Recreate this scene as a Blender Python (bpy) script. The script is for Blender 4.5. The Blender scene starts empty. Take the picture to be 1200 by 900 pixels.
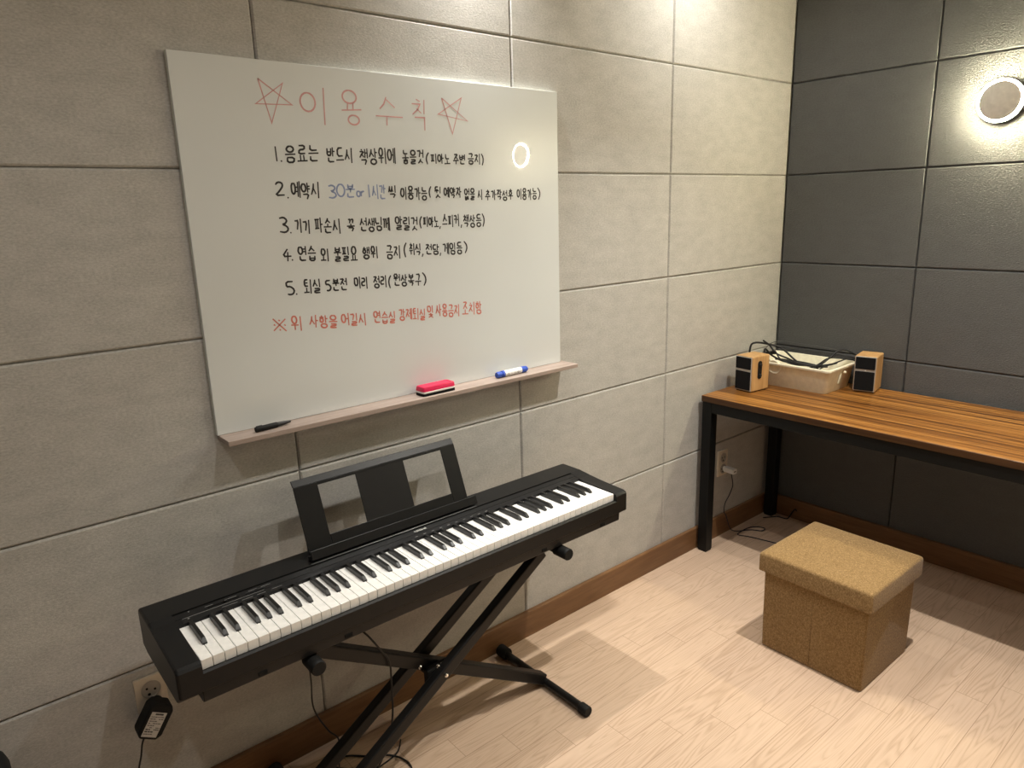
import bpy, bmesh, math, random
from mathutils import Vector, Matrix
random.seed(7)
PI = math.pi
C = bpy.context.scene.collection
SC = bpy.context.scene

# ------------------------------------------------------------------ camera
cam_d = bpy.data.cameras.new('camera')
cam_d.sensor_width = 36.0
cam_d.lens = 832.245 / 1200 * 36
cam_d.clip_start = 0.05
cam = bpy.data.objects.new('camera', cam_d); C.objects.link(cam)
cam.location = (-3.104, -1.7467, 1.5093)
cam.rotation_euler = (1.3285, 0.0287, -0.7017)
SC.camera = cam

# ------------------------------------------------------------------ light and exposure
SC.view_settings.view_transform = 'Standard'
SC.view_settings.look = 'None'
SC.view_settings.gamma = 1.0
SC.view_settings.use_curve_mapping = False
SC.view_settings.exposure = 0.0
W = bpy.data.worlds.new('world'); SC.world = W; W.use_nodes = True
W.node_tree.nodes['Background'].inputs[0].default_value = (1, .9, .8, 1)
W.node_tree.nodes['Background'].inputs[1].default_value = 0.0
CEIL = 2.56
WARM = (1.0, 0.965, 0.89)
WARM_WALL = (1.0, 0.895, 0.60)
# recessed downlights: x, y, watts, beam angle, diameter of the opening
DOWNLIGHTS = [(-1.14, -1.12, 18.0, 110, .045), (-2.30, -1.16, 5.6, 138, .045), (-3.30, -1.16, 4.8, 138, .07),  # third one is an unseen fill added to brighten the pale wall's left end
              (-0.80, -0.25, 5.4, 150, .035), (-1.77, -0.06, 5.2, 80, .035)]
LAMP_GLOW = 660.0
def downlight_lamp(x, y, watts, beam, size):
    d = bpy.data.lights.new('downlight_bulb', 'AREA'); d.shape = 'DISK'; d.size = size
    d.energy = watts; d.color = WARM; d.spread = math.radians(beam)
    o = bpy.data.objects.new('downlight_bulb', d); C.objects.link(o)
    o.location = (x, y, CEIL - 0.012)
for _d in DOWNLIGHTS: downlight_lamp(*_d)

# ------------------------------------------------------------------ materials
def srgb(r, g, b):
    f = lambda c: (c/255/12.92) if c/255 <= .04045 else ((c/255+.055)/1.055)**2.4
    return (f(r), f(g), f(b), 1)
class NT:
    def __init__(s, name):
        s.m = bpy.data.materials.new(name); s.m.use_nodes = True
        s.t = s.m.node_tree; s.b = s.t.nodes['Principled BSDF']
    def n(s, kind, **kw):
        nd = s.t.nodes.new(kind)
        for k, v in kw.items(): setattr(nd, k, v)
        return nd
    def l(s, a, b): s.t.links.new(a, b)
    def math(s, op, a, b=None, c=None):
        nd = s.n('ShaderNodeMath', operation=op)
        for i, v in enumerate((a, b, c)):
            if v is None: continue
            if isinstance(v, (int, float)): nd.inputs[i].default_value = v
            else: s.l(v, nd.inputs[i])
        return nd.outputs[0]
    def noise(s, vec, scale, detail=2, rough=.5):
        nd = s.n('ShaderNodeTexNoise'); nd.inputs['Scale'].default_value = scale
        nd.inputs['Detail'].default_value = detail; nd.inputs['Roughness'].default_value = rough
        if vec is not None: s.l(vec, nd.inputs['Vector'])
        return nd.outputs['Fac']
    def mapping(s, scale, loc=(0, 0, 0), rot=(0, 0, 0)):
        tc = s.n('ShaderNodeTexCoord'); mp = s.n('ShaderNodeMapping')
        mp.inputs['Scale'].default_value = scale; mp.inputs['Location'].default_value = loc
        mp.inputs['Rotation'].default_value = rot
        s.l(tc.outputs['Object'], mp.inputs['Vector']); return mp.outputs[0]
    def ramp(s, fac, stops):
        r = s.n('ShaderNodeValToRGB'); e = r.color_ramp.elements
        while len(e) < len(stops): e.new(.5)
        for i, (p, c) in enumerate(stops): e[i].position = p; e[i].color = c
        s.l(fac, r.inputs[0]); return r.outputs[0]
    def bump(s, h, strength, dist):
        nd = s.n('ShaderNodeBump'); nd.inputs['Strength'].default_value = strength
        nd.inputs['Distance'].default_value = dist; s.l(h, nd.inputs['Height'])
        s.l(nd.outputs[0], s.b.inputs['Normal']); return nd
    def set(s, **kw):
        names = dict(color='Base Color', rough='Roughness', metal='Metallic', spec='Specular IOR Level', coat='Coat Weight',
                     coat_rough='Coat Roughness', emit='Emission Color', power='Emission Strength', trans='Transmission Weight', ior='IOR', sheen='Sheen Weight')
        for k, v in kw.items(): s.b.inputs[names[k]].default_value = v
        return s
def plain(name, col, rough=.5, spec=.5, metal=0, grain=None, coat=0, coat_rough=.05):
    """a plain surface with a faint procedural tonal grain"""
    t = NT(name).set(rough=rough, spec=spec, metal=metal, coat=coat, coat_rough=coat_rough)
    f = t.noise(t.mapping((1, 1, 1)), 60 if grain is None else grain, 3)
    lo = tuple(c*.93 for c in col[:3]) + (1,); hi = tuple(min(1, c*1.06) for c in col[:3]) + (1,)
    t.l(t.ramp(f, [(.3, lo), (.7, hi)]), t.b.inputs['Base Color'])
    return t.m
def felt(name, col, axis_scale, contrast, bump, depth=.0012):
    t = NT(name).set(rough=.8, spec=.25)
    v = t.mapping(axis_scale)
    f1 = t.noise(v, 130, 3, .65); f2 = t.noise(t.mapping(tuple(a*.2 for a in axis_scale)), 60, 2, .6)
    f = t.math('ADD', t.math('MULTIPLY', f1, .7), t.math('MULTIPLY', f2, .3))
    lo = tuple(c*(1-contrast) for c in col[:3]) + (1,); hi = tuple(c*(1+contrast) for c in col[:3]) + (1,)
    t.l(t.ramp(f, [(.32, lo), (.68, hi)]), t.b.inputs['Base Color'])
    t.bump(f1, bump, depth)
    return t
def wood(name, stops, scale, rough=.4, freq=1.0, spec=.4, detail=5):
    t = NT(name).set(rough=rough, spec=spec)
    f = t.noise(t.mapping(scale), freq, detail, .6)
    t.l(t.ramp(f, stops), t.b.inputs['Base Color'])
    t.bump(f, .12, .001)
    return t.m

M = {}
M['felt_light'] = felt('light_felt', (.465, .453, .430, 1), (1, 1, 2.2), .22, .6).m
_t = felt('dark_felt', (.090, .092, .094, 1), (1, 1, 2.0), .16, 1.0, .004); _t.set(spec=.5, rough=.47); M['felt_dark'] = _t.m
M['plaster'] = plain('painted_plaster', (.55, .52, .47, 1), .8, .2)
M['ceiling'] = plain('ceiling_paint', (.75, .73, .70, 1), .85, .2)
M['base_wood'] = wood('baseboard_wood', [(.3, (.15, .072, .030, 1)), (.7, (.215, .112, .050, 1))], (3, 3, 40), .45, 2.0)
M['ledge_wood'] = wood('ledge_wood', [(.3, (.27, .21, .18, 1)), (.7, (.40, .32, .28, 1))], (3, 40, 40), .5, 2.0)
def zebrano():
    t = NT('striped_walnut').set(rough=.33, spec=.45)
    v = t.mapping((75, .7, 75)); v2 = t.mapping((260, 2.2, 260))
    f = t.noise(v, 1.0, 5, .62); g = t.noise(v2, 1.0, 3, .6)
    h = t.math('ADD', t.math('MULTIPLY', f, .72), t.math('MULTIPLY', g, .28))
    t.l(t.ramp(h, [(.38, (.042, .014, .003, 1)), (.46, (.14, .052, .010, 1)), (.53, (.29, .122, .026, 1)), (.62, (.47, .225, .058, 1))]), t.b.inputs['Base Color'])
    t.bump(g, .08, .0006); return t.m
M['desk_wood'] = zebrano()
M['shaded_edge_band'] = wood('shaded_walnut_edge', [(.35, (.030, .011, .003, 1)), (.65, (.075, .032, .010, 1))], (60, 1.2, 60), .4, 1.0)  # desk front edge: its shade is painted in as a darker walnut
M['speaker_wood'] = wood('bamboo_veneer', [(.3, (.46, .255, .095, 1)), (.7, (.62, .38, .17, 1))], (40, 40, 4), .45, 1.5)
def planks():
    t = NT('pale_oak_planks').set(rough=.42, spec=.35)
    tc = t.n('ShaderNodeTexCoord'); sp = t.n('ShaderNodeSeparateXYZ'); t.l(tc.outputs['Object'], sp.inputs[0])
    x, y = sp.outputs[0], sp.outputs[1]
    q = t.math('DIVIDE', t.math('SUBTRACT', -.06, y), .09)
    k = t.math('FLOOR', q)
    u = t.math('DIVIDE', t.math('ADD', t.math('SUBTRACT', x, t.math('MULTIPLY', k, .131)), 2.397), .77)
    iu = t.math('FLOOR', u)
    cb = t.n('ShaderNodeCombineXYZ'); t.l(iu, cb.inputs[0]); t.l(k, cb.inputs[1])
    wn = t.n('ShaderNodeTexWhiteNoise', noise_dimensions='2D'); t.l(cb.outputs[0], wn.inputs['Vector'])
    r = wn.outputs['Value']
    # grain: long streaks that differ from plank to plank, with slow waver for the cathedral figure
    gv = t.n('ShaderNodeCombineXYZ')
    t.l(t.math('ADD', t.math('MULTIPLY', x, 1.5), t.math('MULTIPLY', r, 37.0)), gv.inputs[0])
    t.l(t.math('ADD', t.math('MULTIPLY', y, 20.0), t.math('MULTIPLY', r, 11.0)), gv.inputs[1])
    f = t.noise(gv.outputs[0], 1.0, 1.2, .45)
    rings = t.math('FRACT', t.math('MULTIPLY', f, 15.0))
    rings = t.math('ABSOLUTE', t.math('SUBTRACT', rings, .5))
    gv2 = t.n('ShaderNodeCombineXYZ')
    t.l(t.math('MULTIPLY', x, 9.0), gv2.inputs[0]); t.l(t.math('MULTIPLY', y, 320.0), gv2.inputs[1])
    fine = t.noise(gv2.outputs[0], 1.0, 2, .5)
    tone = t.math('ADD', t.math('MULTIPLY', rings, .55), t.math('ADD', t.math('MULTIPLY', fine, .35), t.math('MULTIPLY', r, .10)))
    col = t.ramp(tone, [(.12, (.455, .315, .215, 1)), (.34, (.585, .425, .31, 1)), (.7, (.65, .485, .36, 1))])
    fq = t.math('FRACT', q); fu = t.math('FRACT', u)
    e1 = t.math('MULTIPLY', t.math('MINIMUM', fq, t.math('SUBTRACT', 1.0, fq)), .09)
    e2 = t.math('MULTIPLY', t.math('MINIMUM', fu, t.math('SUBTRACT', 1.0, fu)), .77)
    seam = t.math('LESS_THAN', t.math('MINIMUM', e1, e2), .0008)
    mx = t.n('ShaderNodeMix', data_type='RGBA'); t.l(seam, mx.inputs[0]); t.l(col, mx.inputs[6]); mx.inputs[7].default_value = (.36, .24, .16, 1)
    t.l(mx.outputs[2], t.b.inputs['Base Color']); t.bump(tone, .10, .0008)
    return t.m
M['floor'] = planks()
def linen(name, lo, mid, hi):
    t = NT(name).set(rough=.9, spec=.15, sheen=.15)
    a = t.noise(t.mapping((1, 1, 1)), 420, 2, .7); b = t.noise(t.mapping((1, 1, .8)), 190, 2, .6)
    f = t.math('ADD', t.math('MULTIPLY', a, .6), t.math('MULTIPLY', b, .4))
    t.l(t.ramp(f, [(.34, lo), (.5, mid), (.66, hi)]), t.b.inputs['Base Color']); t.bump(a, .5, .0012)
    return t.m
M['linen'] = linen('brown_linen', (.135, .076, .026, 1), (.245, .15, .061, 1), (.39, .26, .12, 1))
t = NT('white_glass_board').set(color=(.70, .70, .655, 1), rough=.25, spec=.32, coat=.55, coat_rough=.012)
t.l(t.ramp(t.noise(t.mapping((1, 1, 1)), 3, 2), [(.3, (.68, .71, .715, 1)), (.7, (.70, .73, .735, 1))]), t.b.inputs['Base Color']); M['board'] = t.m
M['glass_edge'] = plain('glass_edge', (.78, .84, .78, 1), .15, .6)
M['ink_black'] = plain('black_marker_ink', (.035, .033, .035, 1), .5, .3)
M['ink_blue'] = plain('faded_blue_marker_ink', (.27, .33, .52, 1), .5, .3)
M['ink_red'] = plain('red_marker_ink', (.62, .20, .155, 1), .5, .3)
M['ink_pink'] = plain('faded_red_marker_ink', (.62, .33, .33, 1), .5, .3)
M['piano_black'] = plain('satin_black_plastic', (.0065, .0065, .007, 1), .40, .30)
M['piano_panel'] = plain('black_panel_plastic', (.010, .010, .011, 1), .36, .36)
M['black_key'] = plain('ebony_key_plastic', (.009, .009, .0095, 1), .32, .45)
M['white_key'] = plain('ivory_key_plastic', (.90, .89, .87, 1), .28, .5)
M['print_white'] = plain('white_print', (.26, .26, .26, 1), .6, .2)
M['stand_black'] = plain('black_powder_coat', (.006, .0055, .0055, 1), .40, .34)
M['desk_steel'] = plain('black_desk_steel', (.005, .0054, .0056, 1), .45, .24)
M['rubber'] = plain('black_rubber', (.008, .008, .008, 1), .65, .25)
M['chrome'] = plain('bolt_steel', (.75, .74, .72, 1), .25, .5, 1.0)
M['cable'] = plain('black_cable', (.012, .012, .014, 1), .45, .4)
M['cable_grey'] = plain('grey_cable', (.10, .10, .10, 1), .5, .3)
M['cable_navy'] = plain('navy_cable', (.012, .014, .03, 1), .45, .4)
M['outlet'] = plain('ivory_outlet_plastic', (.66, .57, .45, 1), .4, .4)
M['outlet_in'] = plain('outlet_well_plastic', (.42, .37, .31, 1), .4, .4)
M['hole'] = plain('dark_hole', (.01, .01, .01, 1), .8, .1)
M['label'] = plain('silver_label', (.62, .60, .57, 1), .5, .3)
M['label_ink'] = plain('label_print', (.08, .08, .08, 1), .6, .2)
M['eraser_red'] = plain('red_eraser_plastic', (.60, .010, .072, 1), .35, .5)
M['white_plastic'] = plain('white_plastic', (.78, .76, .73, 1), .35, .5)
M['felt_pad'] = plain('black_felt_pad', (.012, .012, .013, 1), .9, .1)
M['marker_blue'] = plain('blue_marker_plastic', (.02, .07, .42, 1), .35, .5)
M['bin_cream'] = plain('cream_bin_plastic', (.86, .815, .66, 1), .4, .4)
M['lamp_face'] = plain('lamp_face_paint', (.80, .775, .73, 1), .55, .3)
M['grille'] = plain('black_speaker_cloth', (.010, .010, .011, 1), .85, .15)
M['silver'] = plain('silver_trim', (.50, .48, .45, 1), .35, .5, .3)
t = NT('glowing_ring').set(color=(.9, .85, .7, 1), emit=WARM_WALL + (1,), power=LAMP_GLOW); M['ring'] = t.m
t = NT('downlight_diffuser').set(color=(.9, .88, .8, 1), emit=WARM + (1,), power=6.0); M['diffuser'] = t.m

# ------------------------------------------------------------------ helpers
def obj(name, bm, mat, parent=None, smooth=False, angle=None):
    me = bpy.data.meshes.new(name)
    bmesh.ops.recalc_face_normals(bm, faces=bm.faces)
    bm.to_mesh(me); bm.free()
    mats = mat if isinstance(mat, (list, tuple)) else [mat]
    for mm in mats: me.materials.append(mm)
    if smooth:
        for p in me.polygons: p.use_smooth = True
        if angle: me.set_sharp_from_angle(angle=math.radians(angle))
    o = bpy.data.objects.new(name, me); C.objects.link(o)
    if parent is not None: o.parent = parent
    return o
def tag(o, label=None, cat=None, group=None, kind=None):
    if label: o['label'] = label
    if cat: o['category'] = cat
    if group: o['group'] = group
    if kind: o['kind'] = kind
    return o
def thing(name, label, cat, loc=(0, 0, 0), rz=0, group=None):
    o = bpy.data.objects.new(name, None); C.objects.link(o); o.empty_display_size = .05
    o.location = loc; o.rotation_euler = (0, 0, rz)
    return tag(o, label, cat, group)
def struct(name, bm, mat, **kw):
    return tag(obj(name, bm, mat, **kw), kind='structure')
def copy_tree(o, parent=None):
    c = o.copy(); C.objects.link(c)
    if parent is not None: c.parent = parent
    for ch in o.children: copy_tree(ch, c)
    return c
def BM(): return bmesh.new()
def bevel(bm, geom_faces, w, seg=2):
    es = {e for f in geom_faces for e in f.edges}
    bmesh.ops.bevel(bm, geom=list(es), offset=w, segments=seg, affect='EDGES', profile=.5, clamp_overlap=True)
def box(bm, lo, hi, bev=0, seg=2, mat=0, mtx=None):
    b2 = bmesh.new()
    bmesh.ops.create_cube(b2, size=1)
    for v in b2.verts:
        v.co = Vector([lo[i] + (v.co[i]+.5)*(hi[i]-lo[i]) for i in range(3)])
    if bev: bmesh.ops.bevel(b2, geom=list(b2.edges), offset=bev, segments=seg, affect='EDGES', profile=.5, clamp_overlap=True)
    return merge(bm, b2, mat, mtx)
def merge(bm, b2, mat=0, mtx=None):
    mp = {}
    for v in b2.verts: mp[v] = bm.verts.new(mtx @ v.co if mtx is not None else v.co)
    for f in b2.faces:
        try:
            nf = bm.faces.new([mp[v] for v in f.verts]); nf.material_index = mat
        except ValueError: pass
    b2.free(); return bm
def prism(bm, prof, axis, a, b, bev=0, seg=2, mat=0, mtx=None):
    """profile (list of 2D points) extruded along an axis from a to b"""
    b2 = bmesh.new()
    def P(p, t):
        if axis == 'x': return (t, p[0], p[1])
        if axis == 'y': return (p[0], t, p[1])
        return (p[0], p[1], t)
    va = [b2.verts.new(P(p, a)) for p in prof]; vb = [b2.verts.new(P(p, b)) for p in prof]
    n = len(prof)
    b2.faces.new(va); b2.faces.new(vb[::-1])
    for i in range(n): b2.faces.new([va[i], vb[i], vb[(i+1) % n], va[(i+1) % n]])
    bmesh.ops.recalc_face_normals(b2, faces=b2.faces)
    if bev: bmesh.ops.bevel(b2, geom=list(b2.edges), offset=bev, segments=seg, affect='EDGES', profile=.5, clamp_overlap=True)
    return merge(bm, b2, mat, mtx)
def lathe(bm, prof, origin, axis, seg=32, mat=0):
    """profile [(r, h)] turned about an axis through origin"""
    ax = Vector(axis).normalized(); up = Vector((0, 0, 1)) if abs(ax.z) < .9 else Vector((1, 0, 0))
    e1 = ax.cross(up).normalized(); e2 = ax.cross(e1)
    o = Vector(origin); rings = []
    for r, h in prof:
        if r < 1e-6: rings.append([bm.verts.new(o + ax*h)])
        else: rings.append([bm.verts.new(o + ax*h + (e1*math.cos(2*PI*i/seg) + e2*math.sin(2*PI*i/seg))*r) for i in range(seg)])
    for A, B in zip(rings, rings[1:]):
        for i in range(seg):
            j = (i+1) % seg
            if len(A) == 1 and len(B) == 1: continue
            if len(A) == 1: f = bm.faces.new([A[0], B[i], B[j]])
            elif len(B) == 1: f = bm.faces.new([A[i], A[j], B[0]])
            else: f = bm.faces.new([A[i], A[j], B[j], B[i]])
            f.material_index = mat
    for R_ in (rings[0], rings[-1]):
        if len(R_) > 1: bm.faces.new(R_).material_index = mat
    return bm
def smooth_path(pts, n=8):
    P = [Vector(p) for p in pts]; out = []
    for i in range(len(P)-1):
        p0 = P[max(i-1, 0)]; p1 = P[i]; p2 = P[i+1]; p3 = P[min(i+2, len(P)-1)]
        for k in range(n):
            s = k/n
            out.append(.5*((2*p1) + (p2-p0)*s + (2*p0-5*p1+4*p2-p3)*s*s + (3*p1-p0-3*p2+p3)*s**3))
    out.append(P[-1]); return out
def tube(bm, pts, r, seg=8, n=8, smooth=True, mat=0):
    path = smooth_path(pts, n) if smooth else [Vector(p) for p in pts]
    t0 = (path[1]-path[0]).normalized()
    nrm = t0.cross(Vector((0, 0, 1)))
    if nrm.length < .1: nrm = t0.cross(Vector((1, 0, 0)))
    nrm.normalize(); rings = []
    for i, p in enumerate(path):
        t_ = (path[min(i+1, len(path)-1)] - path[max(i-1, 0)]).normalized()
        nrm = (nrm - t_*nrm.dot(t_)).normalized(); bn = t_.cross(nrm)
        rings.append([bm.verts.new(p + (nrm*math.cos(2*PI*k/seg) + bn*math.sin(2*PI*k/seg))*r) for k in range(seg)])
    for A, B in zip(rings, rings[1:]):
        for k in range(seg):
            f = bm.faces.new([A[k], A[(k+1) % seg], B[(k+1) % seg], B[k]]); f.material_index = mat
    bm.faces.new(rings[0][::-1]).material_index = mat; bm.faces.new(rings[-1]).material_index = mat
    return bm
def bar(bm, a, b, w, h, bev=.003, mat=0):
    """rectangular tube from a to b; w sideways (along y for bars in the xz plane), h across"""
    a = Vector(a); b = Vector(b); d = b-a; L = d.length; d.normalize()
    side = Vector((0, 1, 0)) if abs(d.y) < .9 else Vector((1, 0, 0))
    up = d.cross(side).normalized(); side = up.cross(d)
    m = Matrix((( d.x, side.x, up.x, a.x), (d.y, side.y, up.y, a.y), (d.z, side.z, up.z, a.z), (0, 0, 0, 1)))
    return box(bm, (0, -w/2, -h/2), (L, w/2, h/2), bev, 2, mat, m)
def rrect(x0, y0, x1, y1, r, n=5):
    pts = []
    for cx, cy, a0 in ((x1-r, y1-r, 0), (x0+r, y1-r, 90), (x0+r, y0+r, 180), (x1-r, y0+r, 270)):
        for i in range(n+1):
            a = math.radians(a0 + 90*i/n); pts.append((cx + r*math.cos(a), cy + r*math.sin(a)))
    return pts
def loft(bm, rings, mat=0, cap=True):
    R_ = [[bm.verts.new(p) for p in r] for r in rings]
    for A, B in zip(R_, R_[1:]):
        n = len(A)
        for i in range(n):
            bm.faces.new([A[i], A[(i+1) % n], B[(i+1) % n], B[i]]).material_index = mat
    if cap:
        bm.faces.new(R_[0][::-1]).material_index = mat; bm.faces.new(R_[-1]).material_index = mat
    return bm

# ------------------------------------------------------------------ the room
RX, RY = -4.40, -3.40
ROW0, ROWH = 1.6175, .3871
def panel_wall(name, along, edges, mat, sgn):
    """felt panels with chamfered edges on a backing; along 'x' (wall in y=0) or 'y' (wall in x=0)"""
    bm = BM()
    rows = [ROW0 - ROWH*(i-2) for i in range(0, 7)]
    rows = [CEIL] + rows + [0.0] if rows[0] < CEIL - .01 else rows + [0.0]
    g, ch, th = .0014, .0044, .010
    for a, b in zip(edges, edges[1:]):
        for zt, zb in zip(rows, rows[1:]):
            lo, hi = min(a, b)+g, max(a, b)-g; z0, z1 = zb+g, zt-g
            if z1 - z0 < .012: continue
            b2 = bmesh.new()
            P = (lambda u, w, d: (u, d, w)) if along == 'x' else (lambda u, w, d: (d, u, w))
            outer = [(lo, z0), (hi, z0), (hi, z1), (lo, z1)]
            inner = [(lo+ch, z0+ch), (hi-ch, z0+ch), (hi-ch, z1-ch), (lo+ch, z1-ch)]
            vb = [b2.verts.new(P(u, w, th)) for u, w in outer]
            vm = [b2.verts.new(P(u, w, ch)) for u, w in outer]
            vf = [b2.verts.new(P(u, w, 0)) for u, w in inner]
            b2.faces.new(vf); b2.faces.new(vb)
            for i in range(4):
                j = (i+1) % 4
                b2.faces.new([vb[i], vb[j], vm[j], vm[i]]); b2.faces.new([vm[i], vm[j], vf[j], vf[i]])
            merge(bm, b2)
    lo, hi = min(edges), max(edges)
    if along == 'x': box(bm, (lo-.1, th, 0), (hi+.1, .10, CEIL))
    else: box(bm, (th, lo-.1, 0), (.10, hi, CEIL))
    return struct(name, bm, mat)
panel_wall('wall_left', 'x', [0, -.8381, -1.614, -2.3968, -3.178, -3.96, RX], M['felt_light'], 1)
panel_wall('wall_back', 'y', [0, -.5836, -1.364, -2.145, -2.926, RY], M['felt_dark'], 1)
bm = BM(); box(bm, (RX-.1, RY-.1, 0), (RX, .1, CEIL)); struct('wall_right', bm, M['felt_dark'])
bm = BM(); box(bm, (RX, RY-.1, 0), (.1, RY, CEIL)); struct('wall_front', bm, M['plaster'])
bm = BM(); box(bm, (RX-.1, RY-.1, -.05), (.1, .1, 0)); struct('floor', bm, M['floor'])
bm = BM(); box(bm, (RX-.1, RY-.1, CEIL), (.1, .1, CEIL+.05)); struct('ceiling', bm, M['ceiling'])
def skirting(name, axis, a, b):
    bm = BM()
    prof = [(0, 0), (-.014, 0), (-.014, .0945), (-.0115, .098), (0, .098)]
    prism(bm, prof, axis, a, b) if axis == 'x' else prism(bm, prof, 'y', a, b)
    return struct(name, bm, M['base_wood'])
skirting('baseboard_left', 'x', RX, 0)
skirting('baseboard_back', 'y', RY, -.014)

for i, (x, y) in enumerate([d_[:2] for d_ in DOWNLIGHTS]):
    t = thing('ceiling_light', ['round recessed downlight in the ceiling above the floor by the desk', 'round recessed downlight in the ceiling above the floor in front of the piano',
              'unseen round fill light added in the ceiling at the near end of the room',
              'round recessed downlight in the ceiling close to the pale wall near the corner', 'round recessed downlight in the ceiling tight to the pale wall above the whiteboard'][i], 'light', (x, y, CEIL), 0, 'ceiling downlights')
    bm = BM(); lathe(bm, [(.040, 0), (.040, -.004), (.046, -.006), (.050, 0)], (0, 0, 0), (0, 0, 1), 32); obj('rim', bm, M['white_plastic'], t, True, 40)
    bm = BM(); lathe(bm, [(0, -.003), (.040, -.003), (.040, 0), (0, 0)], (0, 0, 0), (0, 0, 1), 32); obj('diffuser', bm, M['diffuser'], t)
# ------------------------------------------------------------------ wall lamps
def wall_lamp(y, label):
    t = thing('wall_lamp', label, 'lamp', (0, y, 1.8305), 0, 'round halo lamps on the dark wall')
    bm = BM(); lathe(bm, [(0, 0), (.040, 0), (.040, -.0385), (0, -.0385)], (0, 0, 0), (1, 0, 0), 48); obj('backplate', bm, M['lamp_face'], t, True, 40)
    bm = BM(); lathe(bm, [(0, -.0386), (.0729, -.0386), (.0729, -.0406), (0, -.0406)], (0, 0, 0), (1, 0, 0), 64); obj('rear_disc', bm, M['lamp_face'], t, True, 40)
    bm = BM(); lathe(bm, [(.0650, -.0407), (.0722, -.0407), (.0722, -.0520), (.0712, -.0530), (.0650, -.0530), (.0650, -.0407)], (0, 0, 0), (1, 0, 0), 64); obj('glowing_ring', bm, M['ring'], t, True, 40)
    bm = BM(); lathe(bm, [(0, -.0407), (.0648, -.0407), (.0648, -.0535), (.0638, -.0540), (0, -.0540)], (0, 0, 0), (1, 0, 0), 64); obj('face_disc', bm, M['lamp_face'], t, True, 40)
    return t
wall_lamp(-.8215, 'round wall lamp with glowing rim on the dark wall above the desk')
wall_lamp(-1.80, 'round wall lamp further right on the dark wall, seen only mirrored in the whiteboard')

# ------------------------------------------------------------------ whiteboard with its writing
WB = thing('whiteboard', 'large frameless white glass board with handwritten rules on the pale felt wall', 'whiteboard', (-2.017, 0, 1.43))
bx0, bx1, bz0, bz1 = -2.599, -1.441, .992, 1.862
rel = lambda x, y, z: (x+2.017, y, z-1.43)
bm = BM(); box(bm, rel(bx0, -.0150, bz0), rel(bx1, -.0085, bz1), .0012, 2); obj('glass_panel', bm, M['board'], WB)
bm = BM(); box(bm, rel(bx0+.0002, -.0084, bz0+.0002), rel(bx1-.0002, -.0002, bz1-.0002)); obj('backing', bm, M['glass_edge'], WB)

CONS = {
 'ㄱ': [[(.02, .10), (.95, .05), (.62, 1)]], 'ㄴ': [[(.06, 0), (.05, .88), (1, .82)]], 'ㄷ': [[(.95, .05), (.10, .08), (.06, .93), (1, .9)]],
 'ㄹ': [[(.05, .06), (.92, .05), (.88, .47), (.08, .5), (.06, .95), (1, .9)]], 'ㅁ': [[(.06, .05), (.08, .95), (.92, .93), (.94, .05), (.04, .06)]],
 'ㅂ': [[(.08, 0), (.1, .97), (.9, .95), (.93, 0)], [(.1, .5), (.9, .48)]], 'ㅅ': [[(.52, 0), (.45, .45), (.02, 1)], [(.48, .42), (1, .95)]],
 'ㅇ': ['O'], 'ㅈ': [[(.05, .08), (.95, .05), (.5, .5), (.02, 1)], [(.52, .5), (1, .98)]],
 'ㅊ': [[(.35, 0), (.65, .05)], [(.05, .26), (.95, .24), (.5, .6), (.02, 1)], [(.52, .6), (1, .98)]],
 'ㅋ': [[(.02, .08), (.95, .05), (.65, 1)], [(.02, .5), (.85, .45)]], 'ㅌ': [[(.95, .05), (.08, .08), (.06, .93), (1, .9)], [(.08, .5), (.9, .47)]],
 'ㅍ': [[(0, .06), (1, .04)], [(.3, .06), (.33, .92)], [(.72, .05), (.68, .92)], [(0, .95), (1, .9)]],
 'ㅎ': [[(.35, 0), (.68, .03)], [(.05, .24), (.97, .22)], 'o']}
for d, s in (('ㄲ', 'ㄱㄱ'), ('ㄸ', 'ㄷㄷ'), ('ㅃ', 'ㅂㅂ'), ('ㅆ', 'ㅅㅅ'), ('ㅉ', 'ㅈㅈ'), ('ㅄ', 'ㅂㅅ')): CONS[d] = s
LEAD = 'ㄱㄲㄴㄷㄸㄹㅁㅂㅃㅅㅆㅇㅈㅉㅊㅋㅌㅍㅎ'
VOW = 'ㅏㅐㅑㅒㅓㅔㅕㅖㅗㅘㅙㅚㅛㅜㅝㅞㅟㅠㅡㅢㅣ'
TAIL = ['', 'ㄱ', 'ㄲ', 'ㄳ', 'ㄴ', 'ㄵ', 'ㄶ', 'ㄷ', 'ㄹ', 'ㄺ', 'ㄻ', 'ㄼ', 'ㄽ', 'ㄾ', 'ㄿ', 'ㅀ', 'ㅁ', 'ㅂ', 'ㅄ', 'ㅅ', 'ㅆ', 'ㅇ', 'ㅈ', 'ㅊ', 'ㅋ', 'ㅌ', 'ㅍ', 'ㅎ']
def circ(cx, cy, rx, ry, n=18): return [(cx + rx*math.sin(2*PI*i/n), cy - ry*math.cos(2*PI*i/n)) for i in range(n+1)]
def cons(c, x0, y0, x1, y1):
    d = CONS[c]; out = []
    if isinstance(d, str):
        m = (x0+x1)/2; g = (x1-x0)*.05
        return cons(d[0], x0, y0, m-g, y1) + cons(d[1], m+g, y0, x1, y1)
    for s in d:
        if s == 'O': s = circ(.5, .5, .46, .48)
        elif s == 'o': s = circ(.5, .68, .34, .31)
        out.append([(x0+(x1-x0)*a, y0+(y1-y0)*b) for a, b in s])
    return out
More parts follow.
